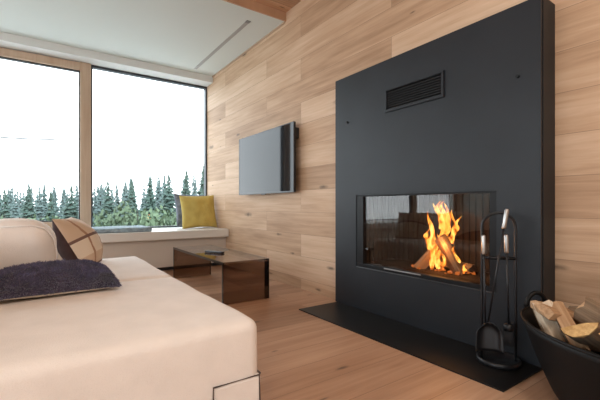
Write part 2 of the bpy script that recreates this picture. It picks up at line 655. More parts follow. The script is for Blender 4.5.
def wood_window(idx, x0, x1, label):
    w = struct(bpy.data.objects.new('window_%d' % idx, None), label, 'window')
    COL.objects.link(w)
    w.location = ((x0 + x1) / 2, YW, 0.52)
    f = MB()
    s = 0.125
    f.box(x0, x0 + s, YW - 0.07, YW + 0.06, 0.53, 2.765, 0.006)
    f.box(x1 - s, x1, YW - 0.07, YW + 0.06, 0.53, 2.765, 0.006)
    f.box(x0 + s, x1 - s, YW - 0.07, YW + 0.06, 2.655, 2.755, 0.006)
    f.box(x0 + s, x1 - s, YW - 0.07, YW + 0.06, 0.53, 0.645, 0.006)
    f.build('window_frame', M['frame_wood'], w)
    g = MB()
    g.box(x0 + s, x0 + s + 0.012, YW - 0.035, YW + 0.03, 0.645, 2.655)
    g.box(x1 - s - 0.012, x1 - s, YW - 0.035, YW + 0.03, 0.645, 2.655)
    g.box(x0 + s, x1 - s, YW - 0.035, YW + 0.03, 2.643, 2.655)
    g.box(x0 + s, x1 - s, YW - 0.035, YW + 0.03, 0.645, 0.657)
    g.build('window_gasket', M['gasket'], w)
    p = MB()
    pane_box(p, x0 + s + 0.012, x1 - s - 0.012, 0.657, 2.643)
    p.build('window_pane', M['window_glass'], w)
    return w


fixed_window(1, 0.545, XW, 'dark framed fixed window meeting the oak wall')
wood_window(2, -1.10, 0.545, 'wood framed window with a wide upright post, behind the sofa')
fixed_window(3, -3.0, -1.10, None)
wood_window(4, -4.95, -3.0, None)

# glazed side and garden openings, out of the picture but lighting the room
w = struct(bpy.data.objects.new('window_5', None))
COL.objects.link(w)
w.location = (-5.1, 1.6, 0.1)
f = MB()
for y0 in (-1.3, 0.6, 2.5, 4.44):
    f.box(-5.14, -5.06, y0, y0 + 0.06, 0.12, 2.85)
f.build('window_frame', M['dark_frame'], w)
p = MB().box(-5.104, -5.096, -1.3, 4.5, 0.12, 2.85)
p.build('window_pane', M['window_glass'], w)
w = struct(bpy.data.objects.new('window_6', None))
COL.objects.link(w)
w.location = (-3.6, -4.15, 0.0)
f = MB()
for x0 in (-4.7, -2.6):
    f.box(x0, x0 + 0.06, -4.2, -4.1, 0.0, 2.85)
f.build('window_frame', M['dark_frame'], w)
p = MB().box(-4.7, -2.54, -4.154, -4.146, 0.0, 2.85)
p.build('window_pane', M['window_glass'], w)

# window bench: painted top with a thick lip, recessed front, dark toe gap
t = thing('window_bench', (-1.4, 5.3, 0), 'long pale built-in bench under the windows', 'bench')
b = MB().box(-4.95, XW - 0.004, 4.868, 5.715, 0.418, 0.524, 0.006)
b.build('bench_top', M['bench_white'], t)
b = MB().box(-4.95, XW - 0.004, 4.97, 5.69, 0.05, 0.418)
b.build('front_panel', M['bench_front'], t)
b = MB().box(-4.95, XW - 0.004, 5.02, 5.69, 0.0, 0.05)
b.build('toe_kick', M['black'], t)

# ------------------------------------------------------------------ fireplace
YN, YF, ZT = 0.855, 2.496, 1.952
IY0, IY1, IZ0, IZ1 = 1.085, 2.236, 0.352, 0.940
t = thing('fireplace', (2.2, 1.68, 0), 'tall black steel fireplace with a glazed fire on the oak wall', 'fireplace')
b = MB()
for (y0, y1, z0, z1) in ((YN, IY0, 0.0085, ZT), (IY1, YF, 0.0085, ZT), (IY0, IY1, 0.0085, IZ0), (IY0, IY1, IZ1, ZT)):
    b.box(XP, XP + 0.014, y0, y1, z0, z1)
b.build('front_sheet', M['panel'], t)
b = MB()
b.box(XP + 0.014, XP + 0.024, YN + 0.010, YN + 0.03, 0.012, ZT - 0.01)
b.box(XP + 0.014, XW, YF - 0.03, YF - 0.008, 0.012, ZT - 0.01)
b.box(XP + 0.014, XP + 0.024, YN + 0.03, YF - 0.03, ZT - 0.03, ZT - 0.01)
b.build('shadow_gap', M['black'], t)
b = MB()
b.box(XP + 0.024, XR, YN - 0.002, YN + 0.018, 0.0, ZT)
b.box(XP + 0.024, XW + 0.15, YN + 0.018, YF - 0.01, ZT - 0.015, ZT)
b.build('side_sheet', M['panel_side'], t)
# convection grille
b = MB()
gy0, gy1, gz0, gz1 = 1.417, 1.915, 1.553, 1.728
for (y0, y1, z0, z1) in ((gy0, gy1, gz0, gz0 + 0.020), (gy0, gy1, gz1 - 0.016, gz1), (gy0, gy0 + 0.018, gz0 + 0.02, gz1 - 0.016), (gy1 - 0.018, gy1, gz0 + 0.02, gz1 - 0.016)):
    b.box(XP - 0.012, XP, y0, y1, z0, z1, 0.002)
vg = b.build('vent_grille', M['panel_side'], t)
b = MB().box(XP - 0.0015, XP + 0.001, gy0 + 0.018, gy1 - 0.018, gz0 + 0.02, gz1 - 0.016)
o = b.build('vent_backing', M['black'], vg)
b = MB()
for i in range(8):
    z = gz0 + 0.027 + i * 0.0172
    R = Matrix.Translation((XP - 0.006, 0, z + 0.004)) @ Matrix.Rotation(math.radians(38), 4, 'Y')
    b.box(-0.005, 0.005, gy0 + 0.019, gy1 - 0.019, -0.0012, 0.0012, rot=R)
b.build('vent_slats', M['insert_black'], vg)
for (yy, zz) in ((2.339, 1.560), (0.968, 1.557)):
    b = MB().tube([(XP + 0.001, yy, zz), (XP - 0.012, yy, zz)], 0.009, 14)
    b.build('bolt', M['insert_black'], t)
# glazed insert
b = MB()
fr = 0.042
for (y0, y1, z0, z1) in ((IY0, IY1, IZ1 - 0.014, IZ1), (IY0, IY1, IZ0, IZ0 + 0.030), (IY0, IY0 + fr, IZ0 + 0.03, IZ1 - 0.014), (IY1 - 0.080, IY1, IZ0 + 0.03, IZ1 - 0.014)):
    b.box(XP + 0.004, XP + 0.05, y0 + 0.001, y1 - 0.001, z0, z1, 0.002)
dr = b.build('stove_door', M['insert_black'], t)
b = MB().box(XP + 0.020, XP + 0.026, IY0 + fr, IY1 - 0.080, IZ0 + 0.03, IZ1 - 0.014)
b.build('door_glass', M['stove_glass'], dr)
b = MB().box(XP - 0.004, XP + 0.004, 1.60, 1.93, IZ0 + 0.020, IZ0 + 0.028, 0.001)
b.build('door_handle', M['steel'], dr)
b = MB().box(XP - 0.003, XP + 0.003, IY0 + 0.01, IY1 - 0.004, IZ0 - 0.005, IZ0 + 0.001, 0.001)
b.build('door_sill', plain('dark_steel', (0.16, 0.17, 0.18), 0.3, 1.0), dr)
# firebox lining with upright ribs
b = MB()
fx = XP + 0.05
b.box(fx + 0.40, fx + 0.43, IY0 - 0.03, IY1 + 0.03, IZ0 - 0.02, IZ1 + 0.06)
b.box(fx, fx + 0.40, IY0 - 0.03, IY0 + 0.01, IZ0 - 0.02, IZ1 + 0.06)
b.box(fx, fx + 0.40, IY1 - 0.03, IY1 + 0.03, IZ0 - 0.02, IZ1 + 0.06)
b.box(fx, fx + 0.43, IY0 - 0.03, IY1 + 0.03, IZ0 - 0.02, IZ0 + 0.03)
b.box(fx, fx + 0.43, IY0 - 0.03, IY1 + 0.03, IZ1 + 0.02, IZ1 + 0.06)
nr = 22
for i in range(nr):
    y = IY0 + 0.01 + (IY1 - IY0 - 0.05) * (i + 0.5) / nr
    b.box(fx + 0.385, fx + 0.401, y - 0.014, y + 0.014, IZ0 + 0.03, IZ1 + 0.02, 0.004)
for i in range(8):
    x = fx + 0.02 + i * 0.048
    b.box(x, x + 0.03, IY0 + 0.009, IY0 + 0.022, IZ0 + 0.03, IZ1 + 0.02, 0.003)
    b.box(x, x + 0.03, IY1 - 0.042, IY1 - 0.029, IZ0 + 0.03, IZ1 + 0.02, 0.003)
b.build('firebox', M['firebrick'], t)

# black floor plate
b = MB().box(1.723, XP + 0.165, 0.845, 2.478, 0.0005, 0.008, 0.001)
tag(b.build('hearth_plate', M['hearth']), 'flat black plate on the oak floor before the fire', 'hearth')


# ------------------------------------------------------------------ logs


def log_mesh(length, w, h, seed, kind='wedge'):
    """a split log lying along X, flat split faces, rough ends; returns (verts, faces, bark verts, bark faces)"""
    rnd = random.Random(seed)
    if kind == 'wedge':
        prof = [(-w / 2, -h * 0.35), (-w * 0.1, h * 0.55), (w * 0.18, h * 0.5), (w * 0.42, h * 0.15), (w * 0.5, -h * 0.2), (w * 0.25, -h * 0.42), (-w * 0.2, -h * 0.5)]
        barky = (2, 3, 4)
    elif kind == 'plank':
        prof = [(-w / 2, -h / 2), (-w / 2, h * 0.3), (-w * 0.3, h / 2), (w * 0.35, h * 0.42), (w / 2, h * 0.1), (w * 0.45, -h / 2)]
        barky = (5,)
    else:
        prof = []
        for k in range(9):
            a = PI * k / 8
            prof.append((math.cos(a) * w / 2, math.sin(a) * h * 0.62 - h * 0.25))
        prof.append((-w * 0.2, -h * 0.33))
        prof.append((w * 0.25, -h * 0.30))
        barky = (0, 1, 2, 3, 4, 5, 6, 7)
    nS = 9
    n = len(prof)
    V, Fc = [], []
    for i in range(nS):
        x = -length / 2 + length * i / (nS - 1)
        for k, (py, pz) in enumerate(prof):
            q = 0.05 * w
            jx = rnd.uniform(-0.010, 0.010) if i in (0, nS - 1) else 0
            V.append((x + jx, py + noise.noise(Vector((x * 6 + seed, k * 0.7, 1.3))) * q, pz + noise.noise(Vector((x * 6, k * 0.9 + seed, 7.1))) * q))
    for i in range(nS - 1):
        for k in range(n):
            Fc.append((i * n + k, i * n + (k + 1) % n, (i + 1) * n + (k + 1) % n, (i + 1) * n + k))
    Fc.append(tuple(range(n))[::-1])
    Fc.append(tuple((nS - 1) * n + k for k in range(n)))
    BV, BF = [], []
    cy = sum(p[0] for p in prof) / n
    cz = sum(p[1] for p in prof) / n
    for k in barky:
        base = len(BV)
        for i in range(nS):
            for kk in (k, (k + 1) % n):
                p = Vector(V[i * n + kk])
                d = Vector((0, p.y - cy, p.z - cz)).normalized()
                BV.append(p + d * 0.0035)
        for i in range(nS - 1):
            a = base + i * 2
            BF.append((a, a + 1, a + 3, a + 2))
    return V, Fc, BV, BF


def make_log(name, label, mat, loc, direction, roll, length, w, h, seed, kind='wedge', group='split logs in the tub', bark=True, bmat=None):
    V, Fc, BV, BF = log_mesh(length, w, h, seed, kind)
    d = Vector(direction).normalized()
    q = Vector((1, 0, 0)).rotation_difference(d).to_matrix().to_4x4() @ Matrix.Rotation(roll, 4, 'X')
    o = mesh_obj(name, V, Fc, mat)
    bpy.context.view_layer.update()
    o.matrix_world = Matrix.Translation(loc) @ q
    tag(o, label, 'log', group)
    if bark:
        mesh_obj('bark', BV, BF, bmat or M['bark'], o)
    return o


# the burning stack
FB = Vector((XP + 0.25, 1.60, IZ0 + 0.03))
make_log('burning_log', 'split log leaning up against the flames in the fire', M['log'], FB + Vector((-0.03, 0.065, 0.125)), (0.25, -0.48, 0.62), 0.5, 0.32, 0.075, 0.075, 3, 'wedge', 'logs in the fire')
make_log('burning_log', 'charred log leaning back at the fire between the flames', M['char'], FB + Vector((-0.03, -0.085, 0.115)), (-0.05, 0.40, 0.70), 2.2, 0.30, 0.085, 0.08, 5, 'wedge', 'logs in the fire')
make_log('burning_log', 'low charred log lying across the bed of the fire', M['char'], FB + Vector((0.05, -0.02, 0.045)), (0.1, 1, 0.04), 0.2, 0.40, 0.085, 0.08, 8, 'round', 'logs in the fire')
b = MB()
rnd = random.Random(4)
for i in range(36):
    a, r = rnd.uniform(0, 2 * PI), math.sqrt(rnd.random())
    s = rnd.uniform(0.006, 0.016)
    c = FB + Vector((0.11 * r * math.cos(a), 0.26 * r * math.sin(a), s * 0.6))
    R = Matrix.Translation(c) @ Matrix.Rotation(rnd.uniform(0, 3), 4, (rnd.random(), rnd.random(), rnd.random() + 0.1))
    b.box(-s, s, -s * 0.8, s * 0.8, -s * 0.6, s * 0.6, 0.003, 1, R)
tag(b.build('ember_bed', M['ember']), 'glowing embers under the burning logs', 'embers', None, 'stuff')

fire = thing('fire', FB, 'orange flames rising from the logs behind the stove glass', 'fire')


def flame_tongue(bx, by, z0, h, r, lean_y, seed):
    rnd = random.Random(seed)
    n, seg = 12, 22
    V, Fc = [], []
    ph, ph2 = rnd.uniform(0, 6), rnd.uniform(0, 6)
    am = r * rnd.uniform(0.5, 0.9)
    for i in range(seg + 1):
        s = i / seg
        cx = bx + math.sin(s * 5 + ph2) * am * 0.5 * s
        cy = by + lean_y * s + math.sin(s * 7.0 + ph) * am * (0.25 + 0.9 * s)
        cz = z0 + h * s
        rr = r * (0.45 + 0.75 * s) if s < 0.35 else r * (0.7125 * (1 - (s - 0.35) / 0.65) ** 0.85)
        rr *= 1 + 0.25 * math.sin(s * 15 + ph2)
        rr = max(rr, 0.0008)
        for k in range(n):
            a = 2 * PI * k / n
            lump = 1 + 0.35 * noise.noise(Vector((math.cos(a) * 1.3, math.sin(a) * 1.3 + seed, s * 6)))
            V.append((cx + math.cos(a) * rr * 0.55 * lump, cy + math.sin(a) * rr * lump, cz + 0.2 * rr * math.sin(3 * a + ph)))
    for i in range(seg):
        for k in range(n):
            Fc.append((i * n + k, i * n + (k + 1) % n, (i + 1) * n + (k + 1) % n, (i + 1) * n + k))
    Fc.append(tuple(range(n))[::-1])
    Fc.append(tuple(seg * n + k for k in range(n)))
    mesh_obj('flame_tongue', V, Fc, M['flame'], fire, True)


for args in ((0.00, 0.015, 0.09, 0.40, 0.060, 0.00, 1), (-0.02, -0.03, 0.14, 0.35, 0.048, -0.01, 2), (-0.05, 0.05, 0.10, 0.33, 0.042, 0.02, 3),
             (0.02, -0.06, 0.20, 0.24, 0.034, -0.03, 4), (-0.04, 0.085, 0.14, 0.17, 0.032, 0.02, 5), (-0.06, 0.00, 0.02, 0.25, 0.036, 0.02, 6),
             (-0.03, -0.12, 0.02, 0.17, 0.028, -0.01, 7), (-0.07, 0.035, 0.02, 0.20, 0.026, 0.015, 8), (-0.04, -0.185, 0.01, 0.07, 0.018, -0.02, 9),
             (0.01, -0.10, 0.27, 0.13, 0.018, -0.03, 10), (0.03, 0.03, 0.30, 0.21, 0.040, 0.02, 11), (-0.01, -0.01, 0.36, 0.15, 0.034, 0.0, 12),
             (-0.07, -0.055, 0.02, 0.15, 0.024, 0.01, 13)):
    flame_tongue(*args)
fl = bpy.data.lights.new('fire_glow', 'POINT')
fl.energy = 1.1
fl.color = (1.0, 0.42, 0.12)
fl.shadow_soft_size = 0.07
flo = bpy.data.objects.new('fire_glow', fl)
COL.objects.link(flo)
flo.location = FB + Vector((-0.09, -0.07, 0.2))

# ------------------------------------------------------------------ fire tools
SX, SY = 2.016, 1.015
t = thing('fire_tool_stand', (SX, SY, 0.008), 'black iron tool stand with a tall hoop, on the hearth plate', 'tool stand')
b = MB().lathe([(0.001, 0.0), (0.102, 0.0), (0.108, 0.006), (0.108, 0.022), (0.102, 0.030), (0.094, 0.028), (0.09, 0.018), (0.001, 0.016)], (SX, SY, 0.008), 40)
b.build('base', M['iron'], t)
hw = 0.082
HD = Vector((0.62, -0.785, 0)).normalized()
pts = []
zt = 0.735
P = lambda s, z: Vector((SX, SY, 0)) + HD * s + Vector((0, 0, z))
for z in (0.026, 0.3, 0.6, zt):
    pts.append(P(-hw, z))
for k in range(1, 12):
    a = PI - PI * k / 12
    pts.append(P(hw * math.cos(a), zt + hw * 0.95 * math.sin(a)))
for z in (zt, 0.6, 0.3, 0.026):
    pts.append(P(hw, z))
b = MB().tube(pts, 0.0075, 10)
b.build('hoop', M['iron'], t)
b = MB().tube([P(-hw, 0.570), P(hw, 0.570)], 0.009, 10)
for s in (-0.05, 0.0, 0.045):
    q = P(s, 0.570)
    b.tube([q, q + Vector((-0.022, -0.016, 0.0)), q + Vector((-0.026, -0.019, 0.012))], 0.004, 8)
b.build('crossbar', M['iron'], t)
OFF = Vector((-0.030, -0.022, 0))


def tool(name, label, s, top, handle_len, lean, end, offv=OFF):
    """hangs from the crossbar; returns its empty and the lower shaft point"""
    tp = P(s, top) + offv
    bp = P(s + lean, end) + offv
    r = thing(name, bp, label, 'fire tool', 'tools on the fireside stand')
    d = (bp - tp).normalized()
    b = MB().tube([tp, tp + d * 0.008, tp + d * (handle_len - 0.008), tp + d * handle_len], [0.007, 0.0105, 0.0105, 0.008], 12)
    b.build('handle', M['steel'], r)['label'] = 'steel handle'
    b = MB().tube([tp + d * handle_len, bp], 0.005, 8)
    b.build('shaft', M['iron'], r)
    return r, bp


r, bp = tool('poker', 'poker hanging by its steel grip nearest the fire glass', -0.078, 0.695, 0.105, 0.010, 0.15)
b = MB().tube([bp, bp + Vector((0, 0, -0.03)), bp + Vector((-0.012, 0.012, -0.045)), bp + Vector((-0.022, 0.022, -0.036))], [0.006, 0.006, 0.005, 0.002], 8)
b.build('hook', M['iron'], r)
r, bp = tool('ash_shovel', 'ash shovel with its steel grip tilted over the hoop', 0.028, 0.835, 0.105, -0.090, 0.235, OFF * 1.9)
# pan
c = bp + Vector((0, 0, -0.055))
u = HD
fwd = Vector((-0.785, -0.62, 0)).normalized()
V, Fc = [], []
nu, nv = 10, 10
for j in range(nv + 1):
    tt = j / nv
    half = 0.061 * min(1, (0.35 + tt * 2.0)) if tt < 0.35 else 0.061 + 0.006 * tt
    for i in range(nu + 1):
        s = -1 + 2 * i / nu
        rim = 0.030 * abs(s) ** 4 + 0.026 * max(0, 1 - tt * 5) ** 2
        V.append(bp + u * (half * s) + Vector((0, 0, 0.012 - 0.150 * tt)) + fwd * (rim + 0.02 * tt))
for j in range(nv):
    for i in range(nu):
        a = j * (nu + 1) + i
        Fc.append((a, a + 1, a + nu + 2, a + nu + 1))
V = [Vector(v) - r.location for v in V]
o = mesh_obj('pan', V, Fc, M['iron'], r, True)
md = o.modifiers.new('thickness', 'SOLIDIFY')
md.thickness = 0.003
r, bp = tool('hearth_brush', 'hearth brush hanging from the middle of the stand', 0.030, 0.700, 0.10, 0.012, 0.23)
b = MB().lathe([(0.001, 0.0), (0.022, 0.0), (0.026, -0.015), (0.024, -0.035), (0.001, -0.036)], bp, 16)
b.build('brush_block', M['iron'], r)
b = MB()
rnd = random.Random(9)
for i in range(120):
    a, q = rnd.uniform(0, 2 * PI), math.sqrt(rnd.random()) * 0.021
    p0 = bp + Vector((q * math.cos(a), q * math.sin(a), -0.035))
    b.tube([p0, p0 + Vector((q * math.cos(a) * 0.5, q * math.sin(a) * 0.5, -0.075))], 0.0012, 4)
tag(b.build('bristles', M['render_dark'], r), None, None, None, 'stuff')

# ------------------------------------------------------------------ log tub
TC = Vector((1.872, 0.500, 0.009))
TA = Vector((0.50, 0.866, 0)).normalized()
TP = Vector((0.866, -0.50, 0)).normalized()
t = thing('log_tub', TC, 'round-bottomed black tub full of split firewood', 'log basket')


def tub_pt(a, s, inset=0.0):
    """a angle round the tub, s height parameter 0..1"""
    ca, sa = math.cos(a), math.sin(a)
    la = 0.190 + 0.215 * s ** 0.75 - inset
    lb = 0.145 + 0.095 * s ** 0.75 - inset
    zr = 0.312 + 0.020 * ca ** 4
    return TC + TA * (la * ca) + TP * (lb * sa) + Vector((0, 0, inset + (zr - inset) * s))


V, Fc = [], []
nA, nS = 56, 10
for s in range(nS + 1):
    for k in range(nA):
        V.append(tub_pt(2 * PI * k / nA, s / nS))
for s in range(nS + 1):
    for k in range(nA):
        V.append(tub_pt(2 * PI * k / nA, 1 - s / nS, 0.008))
R_ = 2 * (nS + 1)
for s in range(R_ - 1):
    for k in range(nA):
        Fc.append((s * nA + k, s * nA + (k + 1) % nA, (s + 1) * nA + (k + 1) % nA, (s + 1) * nA + k))
Fc.append(tuple(range(nA))[::-1])
Fc.append(tuple((R_ - 1) * nA + k for k in range(nA)))
V = [v - TC for v in V]
mesh_obj('tub_body', V, Fc, M['tub'], t, True)
b = MB().tube([tub_pt(2 * PI * k / nA, 1.0, 0.004) for k in range(nA + 1)], 0.007, 8, False)
b.build('rim', M['tub'], t)
for sgn in (1, -1):
    a0 = 0 if sgn > 0 else PI
    pts = []
    for k in range(13):
        q = PI * k / 12
        pts.append(tub_pt(a0, 1.0) + TP * (0.055 * math.cos(q)) + Vector((0, 0, -0.01 + 0.075 * math.sin(q))) + TA * (0.004 * sgn))
    b = MB().tube(pts, 0.011, 10)
    b.build('ear_handle', M['tub'], t)

TL = TC + Vector((0, 0, 0))
def tl(a, p, z):
    return TC + TA * a + TP * p + Vector((0, 0, z))
Z_ = lambda k: Vector((0, 0, k))
make_log('firewood_log', 'flat reddish split log lying nearest the tub ear', M['log'], tl(0.22, -0.02, 0.345), tuple(TA * 0.15 + TP * 1.0 + Z_(-0.25)), 0.3, 0.24, 0.12, 0.045, 21, 'plank')
make_log('firewood_log', 'pale cream split log standing at the rim beside the ear', M['log_pale'], tl(0.20, -0.095, 0.315), tuple(TA * 0.40 + TP * -0.10 + Z_(0.8)), 0.4, 0.17, 0.085, 0.045, 22, 'plank')
make_log('firewood_log', 'brown split log sloping down behind the pale one', M['log'], tl(0.125, -0.065, 0.305), tuple(TA * 0.8 + TP * 0.25 + Z_(0.5)), 1.4, 0.26, 0.09, 0.06, 23, 'plank')
make_log('firewood_log', 'log with brown bark uppermost in the middle of the tub', M['log'], tl(0.05, 0.075, 0.335), tuple(TA * 0.7 - TP * 0.5 + Z_(0.42)), -0.5, 0.26, 0.12, 0.10, 24, 'round')
make_log('firewood_log', 'log whose yellow sawn end faces out over the rim', M['log_yellow'], tl(0.0, -0.085, 0.315), tuple(-TA * 0.35 - TP * 0.75 + Z_(0.40)), 0.1, 0.20, 0.125, 0.075, 25, 'round')
make_log('firewood_log', 'bark-sided log cut off by the picture edge', M['log_yellow'], tl(-0.13, -0.03, 0.325), tuple(-TA * 0.3 - TP * 0.8 + Z_(0.55)), 0.2, 0.22, 0.12, 0.10, 26, 'round')
make_log('firewood_log', 'dark log at the back of the tub by the wall', M['log'], tl(0.14, 0.10, 0.31), tuple(TA * 0.9 - TP * 0.2 + Z_(0.15)), 0.9, 0.26, 0.08, 0.07, 27, 'wedge')
for i, (a_, p_, z_) in enumerate(((-0.10, 0.06, 0.25), (0.08, 0.0, 0.17), (-0.10, -0.04, 0.16), (-0.02, 0.0, 0.08))):
    make_log('firewood_log', 'split log buried low in the black tub', M['log'], tl(a_, p_, z_), tuple(TA + TP * 0.1 * (i - 1.5)), i * 1.1, 0.20, 0.09, 0.07, 30 + i, 'wedge')

# ------------------------------------------------------------------ television
t = thing('television', (XW - 0.06, 3.73, 0.99), 'wall-mounted flat television on the oak wall', 'television')
ty0, ty1, tz0, tz1, tx = 3.099, 4.362, 0.990, 1.709, XW - 0.09
b = MB().box(tx + 0.003, tx + 0.030, ty0, ty1, tz0, tz1, 0.004)
b.box(tx + 0.030, tx + 0.055, ty0 + 0.2, ty1 - 0.2, tz0 + 0.06, tz1 - 0.2, 0.008)
b.build('casing', M['tv_black'], t)
b = MB()
for (y0, y1, z0, z1) in ((ty0, ty1, tz0, tz0 + 0.016), (ty0, ty1, tz1 - 0.008, tz1), (ty0, ty0 + 0.008, tz0 + 0.016, tz1 - 0.008), (ty1 - 0.008, ty1, tz0 + 0.016, tz1 - 0.008)):
    b.box(tx, tx + 0.006, y0, y1, z0, z1, 0.001)
b.build('bezel', M['tv_black'], t)
b = MB().box(tx + 0.0015, tx + 0.004, ty0 + 0.008, ty1 - 0.008, tz0 + 0.016, tz1 - 0.008)
b.build('screen', M['tv_screen'], t)
b = MB()
b.box(tx + 0.050, XW, 3.45, 3.49, tz0 + 0.1, tz1 + 0.015, 0.003)
b.box(tx + 0.050, XW, 3.97, 4.01, tz0 + 0.1, tz1 + 0.015, 0.003)
b.box(XW - 0.012, XW, 3.3, 4.15, 1.25, 1.45, 0.002)
b.box(tx + 0.030, XW, ty0 + 0.03, ty0 + 0.055, tz1 - 0.16, tz1 - 0.05, 0.003)
b.build('wall_bracket', M['tv_black'], t)
b = MB().box(tx + 0.004, tx + 0.016, 3.69, 3.78, tz0 - 0.010, tz0, 0.002)
b.build('sensor_tab', M['tv_black'], t)

# ------------------------------------------------------------------ ceiling light strip
t = thing('ceiling_strip_light', (1.844, 4.46, ZC), 'slim grey strip light set flush in the white ceiling', 'ceiling light')
b = MB().box(1.823, 1.866, 3.62, 5.31, ZC - 0.004, ZC + 0.01)
b.build('diffuser', M['led'], t)
b = MB().box(1.821, 1.868, 3.60, 3.65, ZC - 0.005, ZC + 0.01)
b.build('end_cap', M['led_cap'], t)

# ------------------------------------------------------------------ sofa


def soft_block(x0, x1, y0, y1, z0, z1, bev, amp=0.004, seed=0, crown=0.0, cut=0.05):
    bm = bmesh.new()
    nx = max(2, int((x1 - x0) / cut))
    ny = max(2, int((y1 - y0) / cut))
    nz = max(2, int((z1 - z0) / cut))
    cx, cy, cz = (x0 + x1) / 2, (y0 + y1) / 2, (z0 + z1) / 2
    hx, hy, hz = (x1 - x0) / 2, (y1 - y0) / 2, (z1 - z0) / 2

    def axis(n, h):
        # denser near the edges, where the rounding happens
        out = [-h + bev * q for q in (0, 0.12, 0.3, 0.55, 0.8)]
        k = max(2, int((2 * h - 2 * bev) / cut))
        out += [-h + bev + (2 * h - 2 * bev) * i / k for i in range(k + 1)]
        out += [h - bev * q for q in (0.8, 0.55, 0.3, 0.12, 0)]
        return out
    AX, AY, AZ = axis(nx, hx), axis(ny, hy), axis(nz, hz)
    cache = {}

    def vert(p):
        key = (round(p[0], 5), round(p[1], 5), round(p[2], 5))
        if key in cache:
            return cache[key]
        v = Vector(p)
        core = Vector((max(-hx + bev, min(hx - bev, v.x)), max(-hy + bev, min(hy - bev, v.y)), max(-hz + bev, min(hz - bev, v.z))))
        d = v - core
        if d.length > 1e-7:
            nn = d.normalized()
            v = core + nn * bev
        else:
            nn = Vector((0, 0, 1))
        w = Vector((cx, cy, cz)) + v
        if crown and v.z > 0:
            w.z += crown * (1 - (v.x / hx) ** 2) * (1 - (v.y / hy) ** 2) * (v.z / hz)
        q = noise.noise(Vector((w.x * 2.2 + seed, w.y * 2.2, w.z * 2.2))) + 0.5 * noise.noise(Vector((w.x * 6 + seed, w.y * 6, w.z * 6)))
        w += nn * (amp * q)
        cache[key] = bm.verts.new(w)
        return cache[key]

    def sheet(A, B, fn):
        for i in range(len(A) - 1):
            for j in range(len(B) - 1):
                q = [vert(fn(A[i], B[j])), vert(fn(A[i + 1], B[j])), vert(fn(A[i + 1], B[j + 1])), vert(fn(A[i], B[j + 1]))]
                try:
                    bm.faces.new(q).smooth = True
                except ValueError:
                    pass
    for s in (-1, 1):
        sheet(AX, AY, lambda a, c: (a, c, s * hz))
        sheet(AX, AZ, lambda a, c: (a, s * hy, c))
        sheet(AY, AZ, lambda a, c: (s * hx, a, c))
    bmesh.ops.recalc_face_normals(bm, faces=bm.faces[:])
    return bm


def sofa_section(y0, y1, label, seed, xr=0.693):
    r = thing('sofa_section', (0.1, (y0 + y1) / 2, 0), label, 'sofa', 'cream sofa sections')
    mb = MB()
    mb.bm.free()
    mb.bm = soft_block(-0.60, xr, y0, y1, 0.085, 0.415, 0.045, 0.006, seed, 0.012)
    body = mb.build('seat_block', M['sofa'], r)
    mb = MB()
    mb.bm.free()
    mb.bm = soft_block(-0.66, -0.34, y0 + 0.01, y1 - 0.01, 0.40, 0.70, 0.06, 0.006, seed + 5)
    mb.build('backrest', M['sofa'], r)
    for fx_ in (-0.5, xr - 0.13):
        for fy_ in (y0 + 0.10, y1 - 0.10):
            mb = MB().box(fx_ - 0.03, fx_ + 0.03, fy_ - 0.03, fy_ + 0.03, 0, 0.10, 0.004)
            mb.build('foot', M['black'], r)
    return r


near = sofa_section(1.255, 2.352, 'cream fabric sofa section nearest the camera, dark fur pillow on it', 1)
sofa_section(2.372, 3.47, 'cream fabric sofa section beyond the seam, towards the window bench', 7)
# corner tab with dark piping, wrapped round the near corner of the front section
mb = MB()
px0, px1, py0, pz0, pz1 = 0.50, 0.6945, 1.2515, 0.088, 0.203
mb.box(px0, px1, py0, py0 + 0.07, pz0, pz1, 0.012)
tab = mb.build('corner_tab', M['sofa'], near)
mb = MB()
mb.tube([(px0, py0 - 0.001, pz0), (px0, py0 - 0.001, pz1), (px1 - 0.010, py0 - 0.001, pz1), (px1 - 0.006, py0 - 0.0, pz0)], 0.0032, 6)
mb.tube([(px1 - 0.010, py0 - 0.001, pz1), (px1, py0 + 0.009, pz1), (px1 + 0.001, py0 + 0.06, pz1)], 0.0032, 6)
mb.build('piping', M['piping'], tab)

# ------------------------------------------------------------------ cushions


def pillow_grid(w, h, t, n=26, pinch=0.10, pw=0.55, lump=0.012, seed=0, side=1):
    """one half of a scatter cushion in its own XY plane, bulging to side*Z"""
    V, Fc = [], []
    for j in range(n + 1):
        for i in range(n + 1):
            u, v = -1 + 2 * i / n, -1 + 2 * j / n
            # even out the spacing towards the edge
            u, v = math.sin(u * PI / 2), math.sin(v * PI / 2)
            x = u * w / 2 * (1 - pinch * (1 - v * v))
            y = v * h / 2 * (1 - pinch * (1 - u * u))
            z = side * t / 2 * ((1 - u * u) * (1 - v * v)) ** pw
            fall = (1 - u ** 4) * (1 - v ** 4)
            z += lump * noise.noise(Vector((u * 2.3 + seed, v * 2.3, side * 2.0))) * fall
            z += 0.4 * lump * noise.noise(Vector((u * 6 + seed, v * 6, side * 3.0))) * fall
            V.append((x, y, z))
    for j in range(n):
        for i in range(n):
            a = j * (n + 1) + i
            q = (a, a + 1, a + n + 2, a + n + 1)
            Fc.append(q if side > 0 else q[::-1])
    return V, Fc


def join_halves(w, h, t, **k):
    V1, F1 = pillow_grid(w, h, t, side=1, **k)
    V2, F2 = pillow_grid(w, h, t, side=-1, **k)
    o = len(V1)
    return V1 + V2, F1 + [tuple(i + o for i in f) for f in F2]


